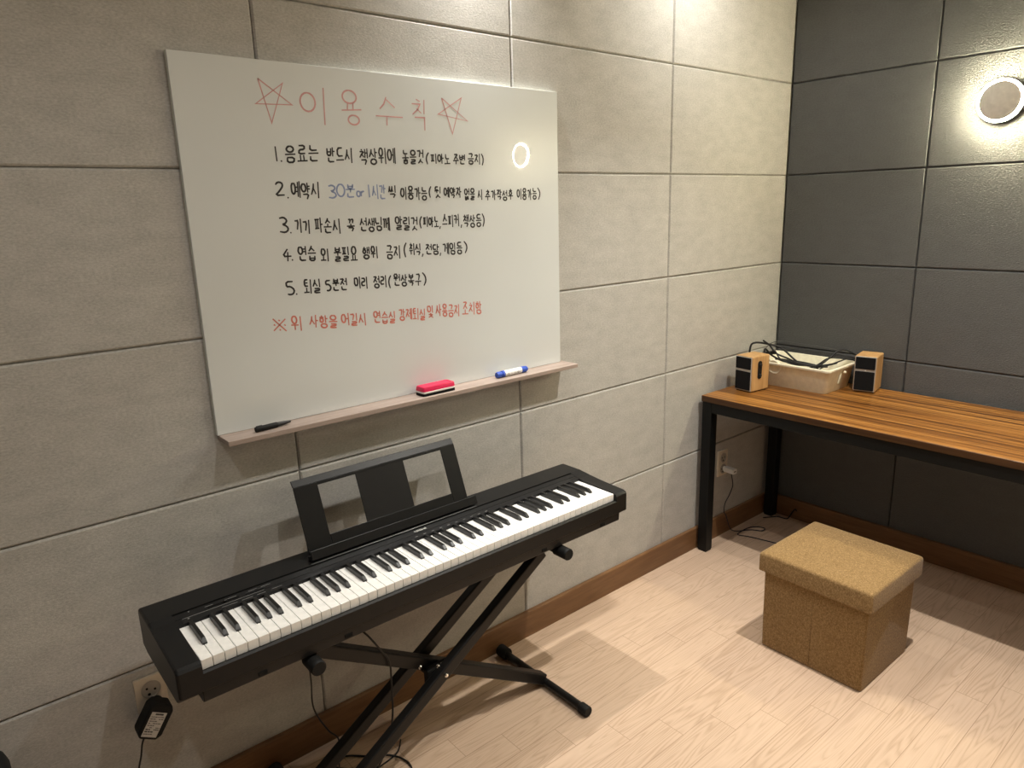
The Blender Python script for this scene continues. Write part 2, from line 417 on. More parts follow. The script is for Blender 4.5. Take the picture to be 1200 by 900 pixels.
def vertical(v, x0, x1, h):
    """strokes of an upright vowel between x0 and x1, of height h"""
    w = x1-x0; a = .45*h; b = .62*h
    return {'ㅏ': [[(x0+w*.3, 0), (x0+w*.32, h)], [(x0+w*.3, a), (x1, a)]],
     'ㅑ': [[(x0+w*.3, 0), (x0+w*.32, h)], [(x0+w*.3, a*.8), (x1, a*.8)], [(x0+w*.3, b), (x1, b)]],
     'ㅓ': [[(x0+w*.75, 0), (x0+w*.78, h)], [(x0, a), (x0+w*.75, a)]],
     'ㅕ': [[(x0+w*.75, 0), (x0+w*.78, h)], [(x0, a*.75), (x0+w*.75, a*.75)], [(x0, b), (x0+w*.75, b)]],
     'ㅐ': [[(x0+w*.25, .04*h), (x0+w*.27, h*.95)], [(x0+w*.25, a), (x0+w*.8, a)], [(x0+w*.8, 0), (x0+w*.83, h)]],
     'ㅔ': [[(x0+w*.48, .04*h), (x0+w*.5, h*.95)], [(x0, a), (x0+w*.48, a)], [(x0+w*.88, 0), (x0+w*.9, h)]],
     'ㅖ': [[(x0+w*.48, .04*h), (x0+w*.5, h*.95)], [(x0, a*.8), (x0+w*.48, a*.8)], [(x0, b), (x0+w*.48, b)], [(x0+w*.88, 0), (x0+w*.9, h)]],
     'ㅣ': [[(x0+w*.6, 0), (x0+w*.63, h)]]}[v]
def horizontal(v, y0, y1, x0=0.0, x1=1.0):
    h = y1-y0; w = x1-x0
    return {'ㅗ': [[(x0, y1-.08*h), (x1, y1-.14*h)], [(x0+w*.5, y0), (x0+w*.5, y1-.1*h)]],
     'ㅛ': [[(x0, y1-.08*h), (x1, y1-.14*h)], [(x0+w*.33, y0), (x0+w*.35, y1-.1*h)], [(x0+w*.66, y0), (x0+w*.66, y1-.1*h)]],
     'ㅜ': [[(x0, y0+.12*h), (x1, y0+.06*h)], [(x0+w*.52, y0+.1*h), (x0+w*.52, y1)]],
     'ㅠ': [[(x0, y0+.12*h), (x1, y0+.06*h)], [(x0+w*.35, y0+.1*h), (x0+w*.33, y1)], [(x0+w*.68, y0+.1*h), (x0+w*.69, y1)]],
     'ㅡ': [[(x0, y0+.55*h), (x1, y0+.48*h)]]}[v]
def syllable(ch):
    k = ord(ch) - 0xAC00
    L_, V_, T_ = LEAD[k//588], VOW[k % 588//28], TAIL[k % 28]
    H = .60 if T_ else 1.0; out = []
    if V_ in 'ㅏㅑㅓㅕㅐㅔㅖㅒㅣ':
        wide = V_ in 'ㅐㅔㅖ'
        out += cons(L_, .0, .10*H, .50 if wide else .56, .78*H if not T_ else .92*H) + vertical(V_, .52 if wide else .60, 1.0, H)
    elif V_ in 'ㅗㅛㅜㅠㅡ':
        if V_ in 'ㅗㅛ': out += cons(L_, .18, 0, .82, .56*H) + horizontal(V_, .60*H, H)
        elif V_ in 'ㅜㅠ': out += cons(L_, .18, 0, .82, .54*H) + horizontal(V_, .60*H, H)
        else: out += cons(L_, .15, 0, .85, .62*H) + horizontal(V_, .62*H, H*1.02)
    else:
        a, b = {'ㅘ': 'ㅗㅏ', 'ㅙ': 'ㅗㅐ', 'ㅚ': 'ㅗㅣ', 'ㅝ': 'ㅜㅓ', 'ㅞ': 'ㅜㅔ', 'ㅟ': 'ㅜㅣ', 'ㅢ': 'ㅡㅣ'}[V_]
        out += cons(L_, .08, 0, .55, .52*H) + horizontal(a, .58*H, .95*H, 0, .66) + vertical(b, .66, 1.0, H)
    if T_: out += cons(T_, .15, .67, .88, 1.0)
    return out
GLYPH = {
 '0': [circ(.5, .5, .48, .5)], '1': [[(.3, 0), (.7, 1)]], '2': [[(.05, .22), (.3, .02), (.75, .05), (.85, .3), (.5, .65), (0, 1), (1, .95)]],
 '3': [[(.1, .08), (.55, 0), (.9, .18), (.75, .4), (.4, .47), (.85, .58), (1, .8), (.65, 1), (.1, .95)]], '4': [[(.6, 0), (.02, .62), (1, .58)], [(.62, .25), (.55, 1)]],
 '5': [[(.9, .02), (.15, .05), (.12, .42), (.6, .38), (1, .62), (.85, .92), (.45, 1), (.2, .95)]], '(': [[(.9, 0), (.35, .25), (.15, .6), (.5, 1)]], ')': [[(.1, 0), (.75, .3), (.8, .65), (.3, 1)]],
 '.': [[(.2, .3), (.7, .8)]], ',': [[(.8, 0), (.2, 1)]], 'o': [circ(.5, .5, .48, .5)], 'r': [[(.1, 0), (.15, 1)], [(.15, .4), (.5, .05), (.95, .1)]],
 '※': [[(.05, .05), (.95, .95)], [(.95, .05), (.05, .95)], [(.45, .14), (.55, .2)], [(.45, .84), (.55, .9)], [(.1, .47), (.18, .55)], [(.84, .47), (.92, .55)]]}
def ribbon(bm, pts, w, y, mat=0):
    """one marker stroke lying on the glass: a flat line of ink with mitred corners and rounded-off ends"""
    P = [Vector((p[0], p[1])) for p in pts]
    P = [p for i, p in enumerate(P) if i == 0 or (p-P[i-1]).length > 1e-5]
    if len(P) < 2: return
    L_, R_ = [], []
    for i, p in enumerate(P):
        d0 = (p-P[i-1]).normalized() if i else (P[1]-p).normalized()
        d1 = (P[i+1]-p).normalized() if i < len(P)-1 else d0
        d = (d0+d1); d = d1 if d.length < .3 else d.normalized()
        n = Vector((-d.y, d.x)); s = w/2/max(.55, abs(n.dot(Vector((-d1.y, d1.x)))))
        if i in (0, len(P)-1): s *= .75
        L_.append(bm.verts.new((p.x+n.x*s, y, p.y+n.y*s))); R_.append(bm.verts.new((p.x-n.x*s, y, p.y-n.y*s)))
    for i in range(len(P)-1):
        bm.faces.new([L_[i], R_[i], R_[i+1], L_[i+1]]).material_index = mat
def soften(s):
    """round the corners of a hand-drawn stroke a little"""
    if len(s) < 3 or len(s) > 12: return s
    out = [s[0]]
    for a, b, c in zip(s, s[1:], s[2:]):
        out += [(b[0]*.75+a[0]*.25, b[1]*.75+a[1]*.25), (b[0]*.75+c[0]*.25, b[1]*.75+c[1]*.25)]
    return out + [s[-1]]
# (ink, text, left x, right x, top and bottom at the left end, top and bottom at the right end) on the board
CHUNKS = [
('k','1',-2.380,-2.377,1.671,1.635,1.671,1.635),
('k','.',-2.369,-2.364,1.640,1.634,1.640,1.634),
('k','음료는',-2.358,-2.267,1.673,1.633,1.676,1.635),
('k','반드시',-2.248,-2.173,1.671,1.633,1.673,1.634),
('k','책상위에',-2.156,-2.045,1.673,1.631,1.676,1.633),
('k','놓을것',-2.027,-1.955,1.672,1.635,1.674,1.636),
('k','(',-1.950,-1.938,1.667,1.635,1.668,1.635),
('k','피아노',-1.934,-1.865,1.665,1.637,1.666,1.638),
('k','주변',-1.858,-1.812,1.665,1.636,1.666,1.637),
('k','금지',-1.805,-1.756,1.668,1.637,1.669,1.637),
('k',')',-1.754,-1.745,1.669,1.635,1.669,1.635),
('k','2',-2.390,-2.367,1.589,1.556,1.589,1.555),
('k','.',-2.361,-2.357,1.554,1.548,1.554,1.548),
('k','예약시',-2.351,-2.273,1.589,1.548,1.589,1.547),
('b','3',-2.253,-2.229,1.581,1.548,1.581,1.547),
('b','0',-2.228,-2.205,1.583,1.552,1.583,1.551),
('b','분',-2.202,-2.176,1.583,1.548,1.583,1.548),
('b','or',-2.172,-2.148,1.565,1.551,1.565,1.551),
('b','1',-2.136,-2.133,1.582,1.548,1.582,1.548),
('b','시간',-2.127,-2.083,1.584,1.545,1.584,1.544),
('k','씩',-2.075,-2.051,1.580,1.546,1.580,1.546),
('k','이용가능',-2.039,-1.950,1.577,1.542,1.577,1.540),
('k','(',-1.946,-1.936,1.577,1.545,1.577,1.545),
('k','뒷',-1.926,-1.904,1.576,1.544,1.576,1.544),
('k','예약자',-1.895,-1.831,1.575,1.544,1.575,1.543),
('k','없을',-1.822,-1.782,1.572,1.538,1.572,1.538),
('k','시',-1.772,-1.755,1.568,1.536,1.568,1.536),
('k','추가작성후',-1.746,-1.634,1.567,1.536,1.566,1.534),
('k','이용가능',-1.620,-1.535,1.570,1.536,1.570,1.534),
('k',')',-1.534,-1.520,1.572,1.533,1.572,1.533),
('k','3',-2.391,-2.366,1.506,1.468,1.505,1.466),
('k','.',-2.363,-2.359,1.470,1.464,1.470,1.464),
('k','기기',-2.351,-2.308,1.500,1.464,1.498,1.462),
('k','파손시',-2.298,-2.224,1.501,1.462,1.499,1.459),
('k','꼭',-2.207,-2.184,1.495,1.463,1.495,1.462),
('k','선생님께',-2.170,-2.077,1.499,1.462,1.496,1.458),
('k','알릴것',-2.062,-1.987,1.498,1.460,1.496,1.457),
('k','(',-1.983,-1.973,1.497,1.462,1.496,1.461),
('k','피아노',-1.971,-1.916,1.495,1.465,1.494,1.463),
('k',',',-1.916,-1.911,1.466,1.458,1.466,1.458),
('k','스피커',-1.906,-1.844,1.499,1.463,1.498,1.461),
('k',',',-1.840,-1.835,1.468,1.458,1.468,1.458),
('k','책상등',-1.831,-1.761,1.497,1.459,1.495,1.457),
('k',')',-1.760,-1.750,1.498,1.458,1.498,1.458),
('k','4',-2.389,-2.366,1.429,1.398,1.428,1.396),
('k','.',-2.366,-2.362,1.404,1.397,1.403,1.397),
('k','연습',-2.349,-2.299,1.434,1.395,1.431,1.392),
('k','외',-2.288,-2.265,1.424,1.391,1.423,1.389),
('k','불필요',-2.252,-2.182,1.427,1.389,1.423,1.384),
('k','행위',-2.169,-2.120,1.423,1.390,1.421,1.387),
('k','금지',-2.097,-2.049,1.424,1.386,1.421,1.383),
('k','(',-2.040,-2.029,1.427,1.385,1.426,1.384),
('k','취식',-2.023,-1.982,1.423,1.389,1.421,1.387),
('k',',',-1.981,-1.975,1.393,1.383,1.392,1.383),
('k','전담',-1.968,-1.920,1.421,1.390,1.418,1.387),
('k',',',-1.919,-1.915,1.391,1.382,1.391,1.381),
('k','게임등',-1.909,-1.836,1.421,1.386,1.417,1.381),
('k',')',-1.832,-1.818,1.420,1.384,1.419,1.383),
('k','5',-2.390,-2.367,1.350,1.315,1.348,1.312),
('k','.',-2.364,-2.360,1.318,1.312,1.318,1.311),
('k','퇴실',-2.343,-2.294,1.352,1.314,1.348,1.310),
('k','5',-2.283,-2.267,1.343,1.315,1.342,1.313),
('k','분전',-2.264,-2.219,1.346,1.313,1.343,1.309),
('k','미리',-2.200,-2.158,1.345,1.312,1.342,1.308),
('k','정리',-2.143,-2.099,1.344,1.310,1.341,1.306),
('k','(',-2.096,-2.085,1.341,1.304,1.340,1.303),
('k','원상복구',-2.079,-1.987,1.344,1.310,1.337,1.302),
('k',')',-1.984,-1.969,1.340,1.301,1.339,1.300),
('r','※',-2.433,-2.397,1.262,1.227,1.258,1.222),
('r','위',-2.385,-2.356,1.262,1.223,1.258,1.219),
('r','사항을',-2.337,-2.256,1.260,1.226,1.250,1.215),
('r','어길시',-2.247,-2.171,1.252,1.218,1.244,1.208),
('r','연습실',-2.150,-2.079,1.248,1.213,1.240,1.205),
('r','강제퇴실',-2.070,-1.979,1.246,1.212,1.236,1.201),
('r','및',-1.973,-1.952,1.245,1.208,1.242,1.205),
('r','사용금지',-1.945,-1.857,1.245,1.208,1.236,1.198),
('r','조치함',-1.850,-1.773,1.243,1.203,1.235,1.194)
]
INK = {'k': 0, 'b': 1, 'r': 2}
def write(bm, ink, text, x0, x1, t0, b0, t1, b1, w):
    n = len(text); jr = random.Random(text + str(x0))
    for i, ch in enumerate(text):
        st = syllable(ch) if '가' <= ch <= '힣' else GLYPH[ch]
        g = .06 if n > 1 else 0
        dy = jr.uniform(-.05, .05) if n > 1 else 0; sl = jr.uniform(-.02, .06)
        for s in st:
            q = []
            for a, b in soften(s):
                u = (i + g + (1-2*g)*(a + sl*(.5-b) + jr.uniform(-.015, .015)))/n; v = b*(.96) + dy + .02
                x = x0 + (x1-x0)*u
                z = (t0+(b0-t0)*v)*(1-u) + (t1+(b1-t1)*v)*u
                q.append((x+2.017, z-1.43))
            ribbon(bm, q, w, -.0153, INK[ink])
line_of = lambda c: min(range(6), key=lambda i: abs((c[4]+c[5])/2 - LINES[i][0] - LINES[i][1]*(c[2]+2.38)))
LINES = [(1.653, 0), (1.565, 0), (1.477, 0), (1.39, 0), (1.30, 0), (1.20, 0)]
inks = [M['ink_black'], M['ink_blue'], M['ink_red']]
starts = [i for i, c in enumerate(CHUNKS) if c[1] in '12345' and c[0] == 'k' and CHUNKS[min(i+1, len(CHUNKS)-1)][1] in '.' and i+1 < len(CHUNKS)] + [next(i for i, c in enumerate(CHUNKS) if c[1] == '※')]
for a, b in zip(starts, starts[1:] + [len(CHUNKS)]):
    bm = BM()
    for c in CHUNKS[a:b]: write(bm, *c, .0047 if c[0] == 'k' else .0044)
    o = obj('handwritten_rule', bm, inks, WB)
    if CHUNKS[a][1] == '※': o.name = 'handwritten_warning'; o['label'] = 'warning line in red marker'
    elif CHUNKS[a][1] == '2': o['label'] = 'second rule with a few words in blue marker'
bm = BM()
star = lambda P: [P[0], P[3], P[1], P[4], P[2], P[0]]
title = [star([(-2.404, 1.82), (-2.345, 1.814), (-2.326, 1.767), (-2.381, 1.723), (-2.415, 1.764)]), star([(-1.886, 1.813), (-1.818, 1.818), (-1.799, 1.757), (-1.854, 1.72), (-1.9, 1.77)]),
 circ(-2.285, 1.776, .0195, -.0215), [(-2.241, 1.812), (-2.244, 1.725)],
 circ(-2.171, 1.796, .0195, -.0155), [(-2.177, 1.781), (-2.179, 1.766)], [(-2.162, 1.782), (-2.163, 1.767)], [(-2.195, 1.763), (-2.139, 1.767)], circ(-2.163, 1.741, .0155, -.0115),
 [(-2.064, 1.803), (-2.072, 1.785), (-2.085, 1.773)], [(-2.064, 1.797), (-2.039, 1.778)], [(-2.098, 1.755), (-2.016, 1.755)], [(-2.065, 1.755), (-2.066, 1.732)],
 [(-1.971, 1.804), (-1.959, 1.799)], [(-1.985, 1.792), (-1.959, 1.792), (-1.967, 1.778), (-1.984, 1.765)], [(-1.971, 1.781), (-1.956, 1.769)], [(-1.945, 1.804), (-1.947, 1.767)], [(-1.978, 1.758), (-1.946, 1.758), (-1.947, 1.725)]]
for s in title[:2]:
    b2 = BM(); ribbon(b2, [(x+2.017, z-1.43) for x, z in s], .0042, -.0153); obj('drawn_star', b2, M['ink_pink'], WB)
for s in title[2:]: ribbon(bm, [(x+2.017, z-1.43) for x, z in s], .0042, -.0153)
o = obj('handwritten_title', bm, M['ink_pink'], WB); o['label'] = 'title between two stars in faded red marker'

# pen ledge and what lies on it
LZ = .9915
bm = BM(); box(bm, (-2.5955, -.082, LZ-.0125), (-1.423, -.0003, LZ), .0012, 2)
o = tag(obj('pen_ledge', bm, M['ledge_wood']), 'narrow taupe wood-grain ledge along the bottom of the whiteboard', 'shelf')
E_ = thing('board_eraser', 'red and white board eraser with black felt on the ledge', 'eraser', (-1.982, -.049, LZ), .02)
bm = BM(); prism(bm, rrect(-.057, -.022, .057, .022, .006), 'z', 0, .008, .001, 1); obj('felt_pad', bm, M['felt_pad'], E_)
bm = BM(); prism(bm, rrect(-.0575, -.0225, .0575, .0225, .006), 'z', .008, .0135, .001, 1); obj('white_band', bm, M['white_plastic'], E_)
bm = BM(); loft(bm, [[(x, y, z) for x, y in rrect(-.057+i, -.022+i, .057-i, .022-i, .006)] for z, i in ((.0135, 0), (.023, .001), (.0265, .0025), (.0272, .005), (.0272, .007), (.0262, .0078))]); obj('red_grip', bm, M['eraser_red'], E_, True, 40)
K_ = thing('marker_pen', 'blue and white double-ended marker pen lying on the ledge', 'marker', (-1.684, -.045, LZ+.0105), .03)
bm = BM(); lathe(bm, [(0, -.036), (.0098, -.036), (.0098, .036), (0, .036)], (0, 0, 0), (1, 0, 0), 24); obj('barrel', bm, M['white_plastic'], K_, True, 40)
bm = BM(); lathe(bm, [(0, -.066), (.0085, -.066), (.0098, -.062), (.0098, -.050), (.0078, -.048), (.0078, -.046), (.0105, -.044), (.0105, -.036), (0, -.036)], (0, 0, 0), (1, 0, 0), 24); obj('cap', bm, M['marker_blue'], K_, True, 40)
bm = BM(); lathe(bm, [(0, .036), (.0100, .036), (.0105, .040), (.0100, .058), (.0075, .063), (0, .063)], (0, 0, 0), (1, 0, 0), 24); obj('cap', bm, M['marker_blue'], K_, True, 40)
bm = BM()
for k, (a, b, h) in enumerate(((-.028, -.016, .0022), (-.012, -.004, .0016), (0, .011, .0016), (.014, .027, .0030))):
    an = math.radians(100 + 16*(k % 2)); 
    for dz in (0, .0035): box(bm, (a, -.0102 - .0001, -.001+dz-.003), (b - dz*1.5, -.0096, -.001+dz-.003+h*.5))
obj('barrel_print', bm, M['label_ink'], K_)
p_ = thing('marker_pen', 'slim black marker pen lying at the left end of the ledge', 'marker', (-2.472, -.050, LZ+.0072), .10)
bm = BM(); lathe(bm, [(0, -.048), (.0064, -.048), (.0070, -.046), (.0070, .008), (.0064, .010), (0, .010)], (0, 0, 0), (1, 0, 0), 20)
obj('barrel', bm, M['rubber'], p_, True, 40)
bm = BM(); lathe(bm, [(0, .010), (.0060, .010), (.0048, .030), (.0030, .046), (0, .048)], (0, 0, 0), (1, 0, 0), 20); obj('cap', bm, M['cable'], p_, True, 40)
bm = BM(); box(bm, (-.046, -.0015, .0065), (-.030, .0015, .0088), .0006, 1); obj('clip', bm, M['cable'], p_)

# ------------------------------------------------------------------ digital piano
PX0, PX1 = -2.846, -1.524
PC = (PX0+PX1)/2
PIANO = thing('digital_piano', 'black 88-key digital piano on a folding stand against the pale wall', 'piano', (PC, -.25, .54))
pv = lambda x, y, z: (x-PC, y+.25, z-.54)
YF, YB, ZT = -.392, -.108, .668      # front, back and top of the case
KX0 = PX0 + .0505; KW = .02350
KYF, KYB = -.381, -.231
pp = lambda P: [(y+.25, z-.54) for y, z in P]
# case: end cheeks, rear deck, front rail and tapered belly
cheek = [(YF, .590), (YF, .6455), (YF+.004, .6505), (YF+.012, .6535), (-.232, .6600), (-.214, .6625), (-.192, ZT), (YB-.006, ZT), (YB, ZT-.002), (YB+.004, ZT-.010), (YB+.004, .575), (-.14, .566), (-.36, .566)]
def cheek_block(bm, xin, xout):
    b2 = BM(); prism(b2, pp(cheek), 'x', xin-PC, xout-PC)
    es = [e for e in b2.edges if all(abs(v.co.x-(xout-PC)) < 1e-5 for v in e.verts)]
    bmesh.ops.bevel(b2, geom=es, offset=.006, segments=3, affect='EDGES', profile=.5, clamp_overlap=True)
    merge(bm, b2)
bm = BM()
cheek_block(bm, KX0-.001, PX0); cheek_block(bm, KX0+52*KW+.001, PX1)
kx1 = KX0+52*KW+.001
low = [(YB-.006, ZT), (YB, ZT-.002), (YB+.004, ZT-.010), (YB+.004, .575), (-.14, .566), (-.232, .566)]
deck = [(-.232, .600), (-.232, .6590), (-.214, .6618), (-.2135, .6610), (-.2125, .6610), (-.212, .6622), (-.1960, .6660), (-.1955, .6625), (-.1925, .6625), (-.192, ZT)] + low
prism(bm, pp(deck), 'x', KX0-.001-PC, kx1-.0-PC)
rail = [(YF, .590), (YF, .628), (YF+.004, .632), (-.3835, .632), (-.3835, .605), (-.232, .605), (-.232, .566), (-.36, .566)]
prism(bm, pp(rail), 'x', KX0-.0012-PC, KX0+52*KW+.0012-PC)
obj('case', bm, M['piano_black'], PIANO)
bm = BM()
prism(bm, pp([(-.388, .589), (-.386, .562), (-.378, .5565), (-.14, .5565), (-.125, .5655), (-.13, .5657), (-.36, .5657)]), 'x', PX0+.045-PC, PX1-.030-PC, .002, 1)
obj('underside_pan', bm, M['piano_black'], PIANO)
for x in (-2.69, -2.49, -1.88, -1.64):
    bm = BM(); box(bm, pv(x, -.3885, .566), pv(x+.020, -.3862, .576), .001, 1); obj('pan_notch', bm, M['hole'], PIANO)
# control strip with its small buttons, slider and printing
bm = BM(); prism(bm, pp([(-.2318, .6592), (-.2145, .6619), (-.2145, .6623), (-.2318, .6596)]), 'x', KX0+.012-PC, KX0+52*KW-.03-PC); obj('control_strip', bm, M['piano_panel'], PIANO)
bm = BM(); box(bm, pv(-2.765, -.2005, .6648), pv(-2.762, -.199, .6668)); 
box(bm, pv(-2.772, -.222, .6605), pv(-2.768, -.219, .6622)); obj('power_button', bm, M['print_white'], PIANO)
bm = BM(); box(bm, pv(-2.725, -.2095, .6640), pv(-2.655, -.2065, .6648)); obj('slider_slot', bm, M['hole'], PIANO)
bm = BM(); box(bm, pv(-2.690, -.2120, .6642), pv(-2.683, -.2040, .6690), .0008, 1); obj('slider_knob', bm, M['piano_panel'], PIANO)
for x in (-2.640, -2.615): 
    bm = BM(); box(bm, pv(x, -.2100, .6640), pv(x+.020, -.2065, .6662), .0006, 1); obj('push_button', bm, M['piano_panel'], PIANO)
bm = BM()
for a, b, y in ((-2.70, -2.665, -.2250), (-2.655, -2.63, -.2250), (-2.62, -2.60, -.2250), (-2.585, -2.56, -.2235), (-2.73, -2.712, -.2030), (-2.68, -2.66, -.2030), (-2.632, -2.612, -.2025), (-2.602, -2.580, -.2025), (-2.782, -2.60, -.2163)):
    z = .6622 + (y+.212)*(.0038/.016)
    if y < -.214: z = .6592 + (y+.2318)*(.0027/.0173) + .0004
    box(bm, pv(a, y, z), pv(b, y+.0009, z+.0006))
for k in range(10):
    x = -2.19 + k*.0265 ; box(bm, pv(x, -.2255, .6600), pv(x+.008, -.2225, .6609))
obj('panel_print', bm, M['print_white'], PIANO)
LET = {'Y': [[(0, 0), (.5, .5), (1, 0)], [(.5, .5), (.5, 1)]], 'A': [[(0, 1), (.5, 0), (1, 1)], [(.2, .65), (.8, .65)]], 'M': [[(0, 1), (0, 0), (.5, .6), (1, 0), (1, 1)]], 'H': [[(0, 0), (0, 1)], [(1, 0), (1, 1)], [(0, .5), (1, .5)]]}
bm = BM()
for i, ch in enumerate('YAMAHA'):
    for s in LET[ch]:
        q = [(-2.180 + i*.0068 + a*.0052, -.2010 - b*.0058 ) for a, b in s]
        b2 = BM(); ribbon(b2, q, .0013, 0)
        for v in b2.verts:
            y = v.co.z; v.co = Vector(pv(v.co.x, y, .6622 + (y+.212)*(.0038/.016) + .0004))
        merge(bm, b2)
t = plain('logo_print', (.75, .75, .73, 1), .5, .3); obj('maker_logo', bm, t, PIANO)
# keys
def white_mesh():
    bm = BM(); box(bm, (.0006, 0, -.022), (KW-.0006, KYB-KYF+.004, 0), .0009, 2)
    return bm
def black_mesh():
    bm = BM(); L_ = .094; w = .0050; wt = .0041
    rings = [[(-w, -.0005, -.004), (w, -.0005, -.004), (w, -.0005, 0), (-w, -.0005, 0)]]
    prof = [(0, .0), (.0006, .0035), (.0100, .0108), (.0135, .0115), (L_, .0115)]
    b2 = [[(-w-.0004, y - .0, -.004), (w+.0004, y, -.004), (w*(1-h/.0115)+wt*h/.0115, y, h), (-(w*(1-h/.0115)+wt*h/.0115), y, h)] for y, h in prof]
    loft(bm, b2); bmesh.ops.recalc_face_normals(bm, faces=bm.faces)
    bmesh.ops.bevel(bm, geom=[e for e in bm.edges if max(v.co.z for v in e.verts) > .003], offset=.0009, segments=2, affect='EDGES', clamp_overlap=True)
    return bm
wk = obj('white_key', white_mesh(), M['white_key'], PIANO); wk.location = pv(KX0, KYF, .652)
bk = obj('black_key', black_mesh(), M['black_key'], PIANO)
first = True
for i in range(52):
    if i:
        c = wk.copy(); C.objects.link(c); c.parent = PIANO; c.location = pv(KX0+i*KW, KYF, .652)
    note = (i + 5) % 7       # 0 = C ... 5 = A, 6 = B
    if note in (0, 1, 3, 4, 5) and i < 51:
        off = {0: -.0016, 1: .0016, 3: -.0022, 4: 0, 5: .0022}[note]
        loc = pv(KX0+(i+1)*KW+off, KYF+.052, .652)
        if first: bk.location = loc; first = False
        else:
            c = bk.copy(); C.objects.link(c); c.parent = PIANO; c.location = loc
# music rest leaning back in its slot
ang = math.radians(21)
MR = Matrix.Translation(Vector(pv(-2.2115, -.160, .671))) @ Matrix.Rotation(-ang, 4, 'X')
rx, rh = .2485, .198
bm = BM()
def slab(x0, x1, z0, z1, y0=-.004, y1=.0, bv=.001): box(bm, (x0, y0, z0), (x1, y1, z1), bv, 1, 0, MR)
# frame with two open windows: drawn as one outline of bars with the solid centre between them
wl0, wl1, wr0, wr1, wz0, wz1 = -.1835, -.0755, .0725, .1995, .042, .172
slab(-rx, wl0, 0, rh-.018); slab(wr1, rx, 0, rh-.018); slab(wl0, wr1, wz1, rh-.018); slab(wl0, wr1, 0, wz0)
prism(bm, [(-.004, rh-.018), (0, rh-.018), (.007, rh), (.003, rh)], 'x', -rx, rx, .0008, 1, 0, MR)
MREST = obj('music_rest', bm, M['piano_black'], PIANO)
bm = BM(); box(bm, (wl1, -.0035, wz0-.001), (wr0, -.0005, wz1+.001), .0006, 1, 0, MR); obj('centre_panel', bm, M['piano_panel'], MREST)
bm = BM(); prism(bm, [(-.004, .0), (-.004, .006), (-.026, .006), (-.028, .018), (-.031, .018), (-.031, -.006), (-.004, -.006)], 'x', -rx-.006, rx+.012, .001, 1, 0, MR)
obj('page_ledge', bm, M['piano_black'], MREST)
bm = BM(); box(bm, pv(-2.47, -.192, .6682), pv(-1.955, -.186, .6694), .0005, 1); obj('rest_slot_trim', bm, plain('highlit_slot_edge', (.055, .055, .057, 1), .3, .6), PIANO)  # grey lightened to paint in the highlight along the slot lip

# ------------------------------------------------------------------ folding X stand
SX, SY = -2.182, -.245
ST = thing('keyboard_stand', 'black folding X-shaped keyboard stand with rubber-capped tubes under the piano', 'stand', (SX, SY, 0))
sv = lambda x, y, z: (x-SX, y-SY, z)
xl, xr, zt, zb = -2.567, -1.797, .5385, .022
for y in (-.300, -.188):
    bm = BM(); bar(bm, sv(xl-.004, y, zb+.008), sv(xr-.006, y, .512), .028, .034, .004); o = obj('leg', bm, M['stand_black'], ST)
bm = BM(); bar(bm, sv(xl+.006, SY, .512), sv(xr+.035, SY, zb+.004), .034, .036, .004); obj('leg', bm, M['stand_black'], ST)
pvx, pvz = -2.176, .262
bm = BM(); lathe(bm, [(0, -.050), (.022, -.050), (.024, -.046), (.024, .068), (.020, .072), (0, .072)], sv(pvx, SY, pvz), (0, 1, 0), 12)
box(bm, sv(pvx-.040, -.2855, pvz-.022), sv(pvx+.036, -.2625, pvz+.030), .005, 2); obj('hinge_block', bm, M['rubber'], ST)
for dx, dz, y in ((.0, .016, -.3165), (-.048, .036, -.262), (-.006, .030, -.287), (.008, .030, -.287)):
    bm = BM(); lathe(bm, [(0, -.004), (.004, -.004), (.0062, -.002), (.0062, .003), (0, .003)], sv(pvx+dx, y, pvz+dz), (0, 1, 0), 16); obj('bolt', bm, M['chrome'], ST, True, 40)
for x in (xl, xr):
    bm = BM(); tube(bm, [sv(x, -.365, zt), sv(x, -.115, zt)], .0140, 16, 1, False); o = obj('support_tube', bm, M['stand_black'], ST, True, 40)
    for a, b in ((-.412, -.358), (-.140, -.100)):
        bm = BM(); lathe(bm, [(0, 0), (.0160, 0), (.0177, .003), (.0177, b-a-.002), (.016, b-a), (0, b-a)], sv(x, a, zt), (0, 1, 0), 24); obj('rubber_cap', bm, M['rubber'], o, True, 40)
for x in (xl-.005, xr+.036):
    bm = BM(); tube(bm, [sv(x, -.43, .0175), sv(x, -.055, .0175)], .0130, 16, 1, False); o = obj('foot_tube', bm, M['stand_black'], ST, True, 40)
    for a, b, r in ((-.452, -.418, .0165), (-.070, -.028, .0205)):
        bm = BM(); lathe(bm, [(0, 0), (r-.002, 0), (r, .003), (r, b-a-.002), (r-.002, b-a), (0, b-a)], sv(x, a, max(.0172, r+.0002)), (0, 1, 0), 24); obj('rubber_foot', bm, M['rubber'], o, True, 40)

